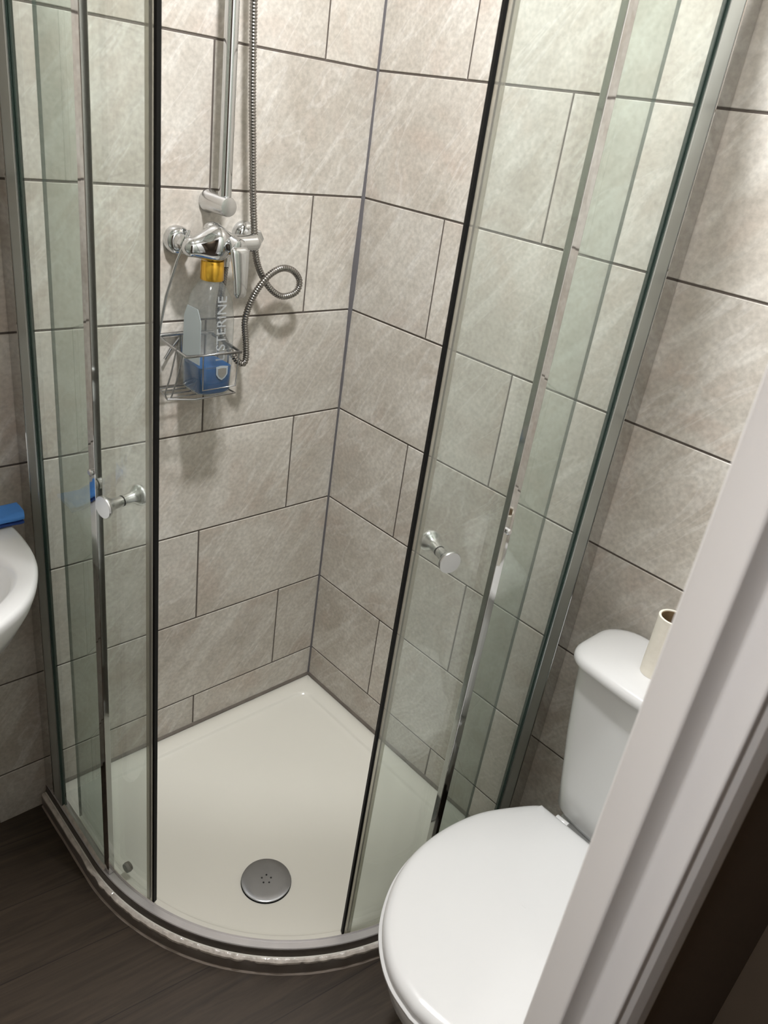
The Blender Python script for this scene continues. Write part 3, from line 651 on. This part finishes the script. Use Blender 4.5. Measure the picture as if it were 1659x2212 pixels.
# cistern
def rr_plan(x0_, x1_, hy, rf, rb, n=8, bulge=0.0):
    """rear edge at x1_ (towards the wall), front edge at x0_"""
    pts = []
    for cx, cy, r, a0 in ((x1_ - rb, hy - rb, rb, 0), (x0_ + rf, hy - rf, rf, 90), (x0_ + rf, -hy + rf, rf, 180), (x1_ - rb, -hy + rb, rb, 270)):
        for k in range(n + 1):
            a = math.radians(a0 + 90 * k / n); pts.append((cx + r * math.cos(a), cy + r * math.sin(a)))
        if a0 == 90:
            for k in range(1, 8): yy = (hy - rf) * (1 - k / 4); pts.append((x0_ - bulge * (1 - (k / 4 - 1) ** 2), yy))
    return pts
mb = MB(); rings = []
for z, xf, hy, r in ((0.4085, -0.140, 0.090, 0.03), (0.418, -0.154, 0.104, 0.035), (0.435, -0.162, 0.113, 0.036), (0.50, -0.164, 0.122, 0.036), (0.60, -0.166, 0.137, 0.036), (0.70, -0.167, 0.149, 0.036), (0.7575, -0.167, 0.154, 0.036)):
    rings.append([(x, YC + y, z) for x, y in rr_plan(xf, -0.012, hy, r, 0.02, bulge=0.006)])
mb.grid(rings, True, True, True); mb.build('cistern', M['cistern_w'], toi, angle=50)
pl = rr_plan(-0.184, -0.012, 0.166, 0.050, 0.060, bulge=0.008)
def inset_c(pl, d): 
    cx = -0.105; return [(x + math.copysign(min(d, abs(cx - x)), cx - x), y + math.copysign(min(d, abs(y)), -y)) for x, y in pl]
rings = [[(x, YC + y, z) for x, y in inset_c(pl, dd)] for dd, z in ((0.008, 0.7600), (0.001, 0.7608), (0.0, 0.7635), (0.0, 0.768), (0.0015, 0.7735), (0.006, 0.7785), (0.013, 0.7812), (0.024, 0.7823), (0.05, 0.7828), (0.08, 0.7830))]
mb = MB(); mb.grid(rings, True, True, True); mb.build('cistern_lid', M['seat_white'], toi, angle=50)

# ------------------------------------------------------------------ paper roll core on the cistern
tb = thing('toilet_roll_tube', 'nearly finished cream toilet roll core standing on the toilet cistern', 'toilet roll', (-0.106, -1.0, 0.7832))
TX, TY, TZ = -0.106, -1.000, 0.7832
mb = MB(); rings = []
for z, r in ((0, 0.0232), (0.02, 0.0238), (0.06, 0.0236), (0.1, 0.0238), (0.115, 0.0242), (0.1152, 0.0205), (0.113, 0.0203), (0.06, 0.0203), (0.0, 0.0203)):
    rings.append([(TX + r * math.cos(2 * PI * k / 48) * (1 + 0.03 * noise.noise(Vector((k * 0.4, z * 20, 0)))), TY + r * math.sin(2 * PI * k / 48), TZ + z) for k in range(48)])
mb.grid(rings, True, False, False); mb.build('paper_layers', M['card'], tb, angle=50)
mb = MB(); mb.grid([[(TX + r * math.cos(2 * PI * k / 48), TY + r * math.sin(2 * PI * k / 48), TZ + z) for k in range(48)] for z, r in ((0.001, 0.0202), (0.1135, 0.0202), (0.1135, 0.0195), (0.001, 0.0195))], True, False, False); mb.build('cardboard_core', M['card_in'], tb, angle=50)

# ------------------------------------------------------------------ wash basin
ba = thing('wash_basin', 'white ceramic wash basin mounted on the back wall left of the shower', 'wash basin', (-1.10, -0.2, 0.6))
right = [(-0.905, -0.006), (-0.862, -0.022), (-0.842, -0.068), (-0.835, -0.123), (-0.8395, -0.205), (-0.858, -0.269), (-0.890, -0.326), (-0.935, -0.368), (-1.00, -0.400), (-1.10, -0.412)]
BC = -1.10
rp = catmull([(x, y, 0) for x, y in right], 6)
outl = [(p.x, p.y) for p in rp] + [(2 * BC - p.x, p.y) for p in reversed(rp[:-1])]
def scl(pl, k, cx, cy, z, dy=0): return [(cx + (x - cx) * k, min(-0.004, cy + (y - cy) * k + dy), z) for x, y in pl]
n = len(outl); inner = []
for x, y in outl:
    a = math.atan2(y + 0.215, x - BC); inner.append((BC + 0.215 * math.cos(a), -0.222 + 0.150 * math.sin(a)))
rings = [scl(outl, 0.42, BC, -0.12, 0.655), scl(outl, 0.70, BC, -0.12, 0.68), scl(outl, 0.88, BC, -0.12, 0.735), scl(outl, 0.97, BC, -0.12, 0.785), scl(outl, 0.995, BC, -0.12, 0.806), scl(outl, 1.0, BC, -0.12, 0.816), scl(outl, 0.992, BC, -0.12, 0.8225), scl(outl, 0.975, BC, -0.12, 0.8245)]
rings.append([(x + (a - x) * 0.55, y + (b_ - y) * 0.55, 0.8235) for (x, y), (a, b_) in zip(outl, inner)])
for k, z in ((1.03, 0.8225), (1.0, 0.819), (0.965, 0.808), (0.90, 0.780), (0.78, 0.735), (0.55, 0.70), (0.25, 0.688), (0.08, 0.686)):
    rings.append([(BC + (x - BC) * k, -0.222 + (y + 0.222) * k, z) for x, y in inner])
mb = MB(); mb.grid(rings, True, True, True); mb.build('basin_bowl', M['ceramic'], ba, angle=60)
mb = MB(); mb.lathe((BC, -0.222, 0.6865), (0, 0, 1), [(0, 0.02), (0.001, 0.021), (0.002, 0.019)], 24); mb.build('waste_ring', M['chrome'], ba)
mb = MB(); mb.lathe((BC, -0.055, 0.8245), (0, 0, 1), [(0, 0.024), (0.008, 0.024), (0.02, 0.018), (0.05, 0.017), (0.055, 0.012)], 28); mb.tube([(BC, -0.055, 0.865), (BC, -0.10, 0.885), (BC, -0.15, 0.873)], 0.01, 16); mb.build('tap', M['chrome'], ba)
mb = MB(); mb.grid([[(BC + 0.085 * k2 * math.cos(2 * PI * k / 32), -0.10 + 0.07 * k2 * math.sin(2 * PI * k / 32), z) for k in range(32)] for z, k2 in ((0.0, 1.25), (0.03, 1.12), (0.3, 0.95), (0.66, 1.0))], True, True, True); mb.build('pedestal', M['ceramic'], ba)

# ------------------------------------------------------------------ blue cloth on the basin
cl = thing('cleaning_cloth', 'folded bright blue cloth lying on the back edge of the basin', 'cloth', (-0.95, -0.09, 0.826))
for nm, z0, th, sh, mt_ in (('lower_fold', 0.8262, 0.006, 0.006, 'cloth_trim'), ('upper_fold', 0.8322, 0.014, 0.0, 'cloth')):
    mb = MB(); rings = []
    for i in range(41):
        u = i / 40; x = -0.816 - sh - u * 0.22
        rg = []
        for k in range(24):
            a = 2 * PI * k / 24; c, s_ = math.cos(a), math.sin(a); r = (abs(c) ** 4 + abs(s_) ** 4) ** (-0.25)
            y = -0.082 + 0.026 * r * c; z = z0 + th / 2 + th / 2 * r * s_
            q = Vector((x * 16, y * 40, 0)); w_ = noise.noise(q) * 0.0035 + noise.noise(q * 2.3) * 0.002
            z += max(w_, -0.0 if s_ < 0 else w_) if s_ > 0 else 0
            y += noise.noise(Vector((x * 25, 3, z * 10))) * 0.006
            rg.append((x + 0.006 * noise.noise(Vector((y * 30, z * 60, 1))) + (0.004 * s_), y, z))
        rings.append(rg)
    mb.grid(rings, True, True, True); mb.build(nm, M[mt_], cl, angle=70)

# ------------------------------------------------------------------ ceiling lamp, and an unseen hall lamp added to light the jamb
for nm, (x, y), lab in (('ceiling_lamp', (LAMP[0], LAMP[1]), 'round opal ceiling lamp above the shower and toilet'), ('ceiling_lamp', (-1.62, -1.435), 'small round lamp added unseen in the hall to brighten the door jamb')):
    t = thing(nm, lab, 'lamp', (x, y, ZC))
    mb = MB(); mb.lathe((x, y, ZC), (0, 0, -1), [(0, 0.12), (0.03, 0.12), (0.032, 0.108)], 48); mb.build('lamp_base', M['gloss_white'], t)
    mb = MB(); mb.lathe((x, y, ZC - 0.032), (0, 0, -1), [(0, 0.107), (0.015, 0.104), (0.03, 0.09), (0.04, 0.06), (0.044, 0.0001)], 48); mb.build('diffuser', M['diffuser'], t)
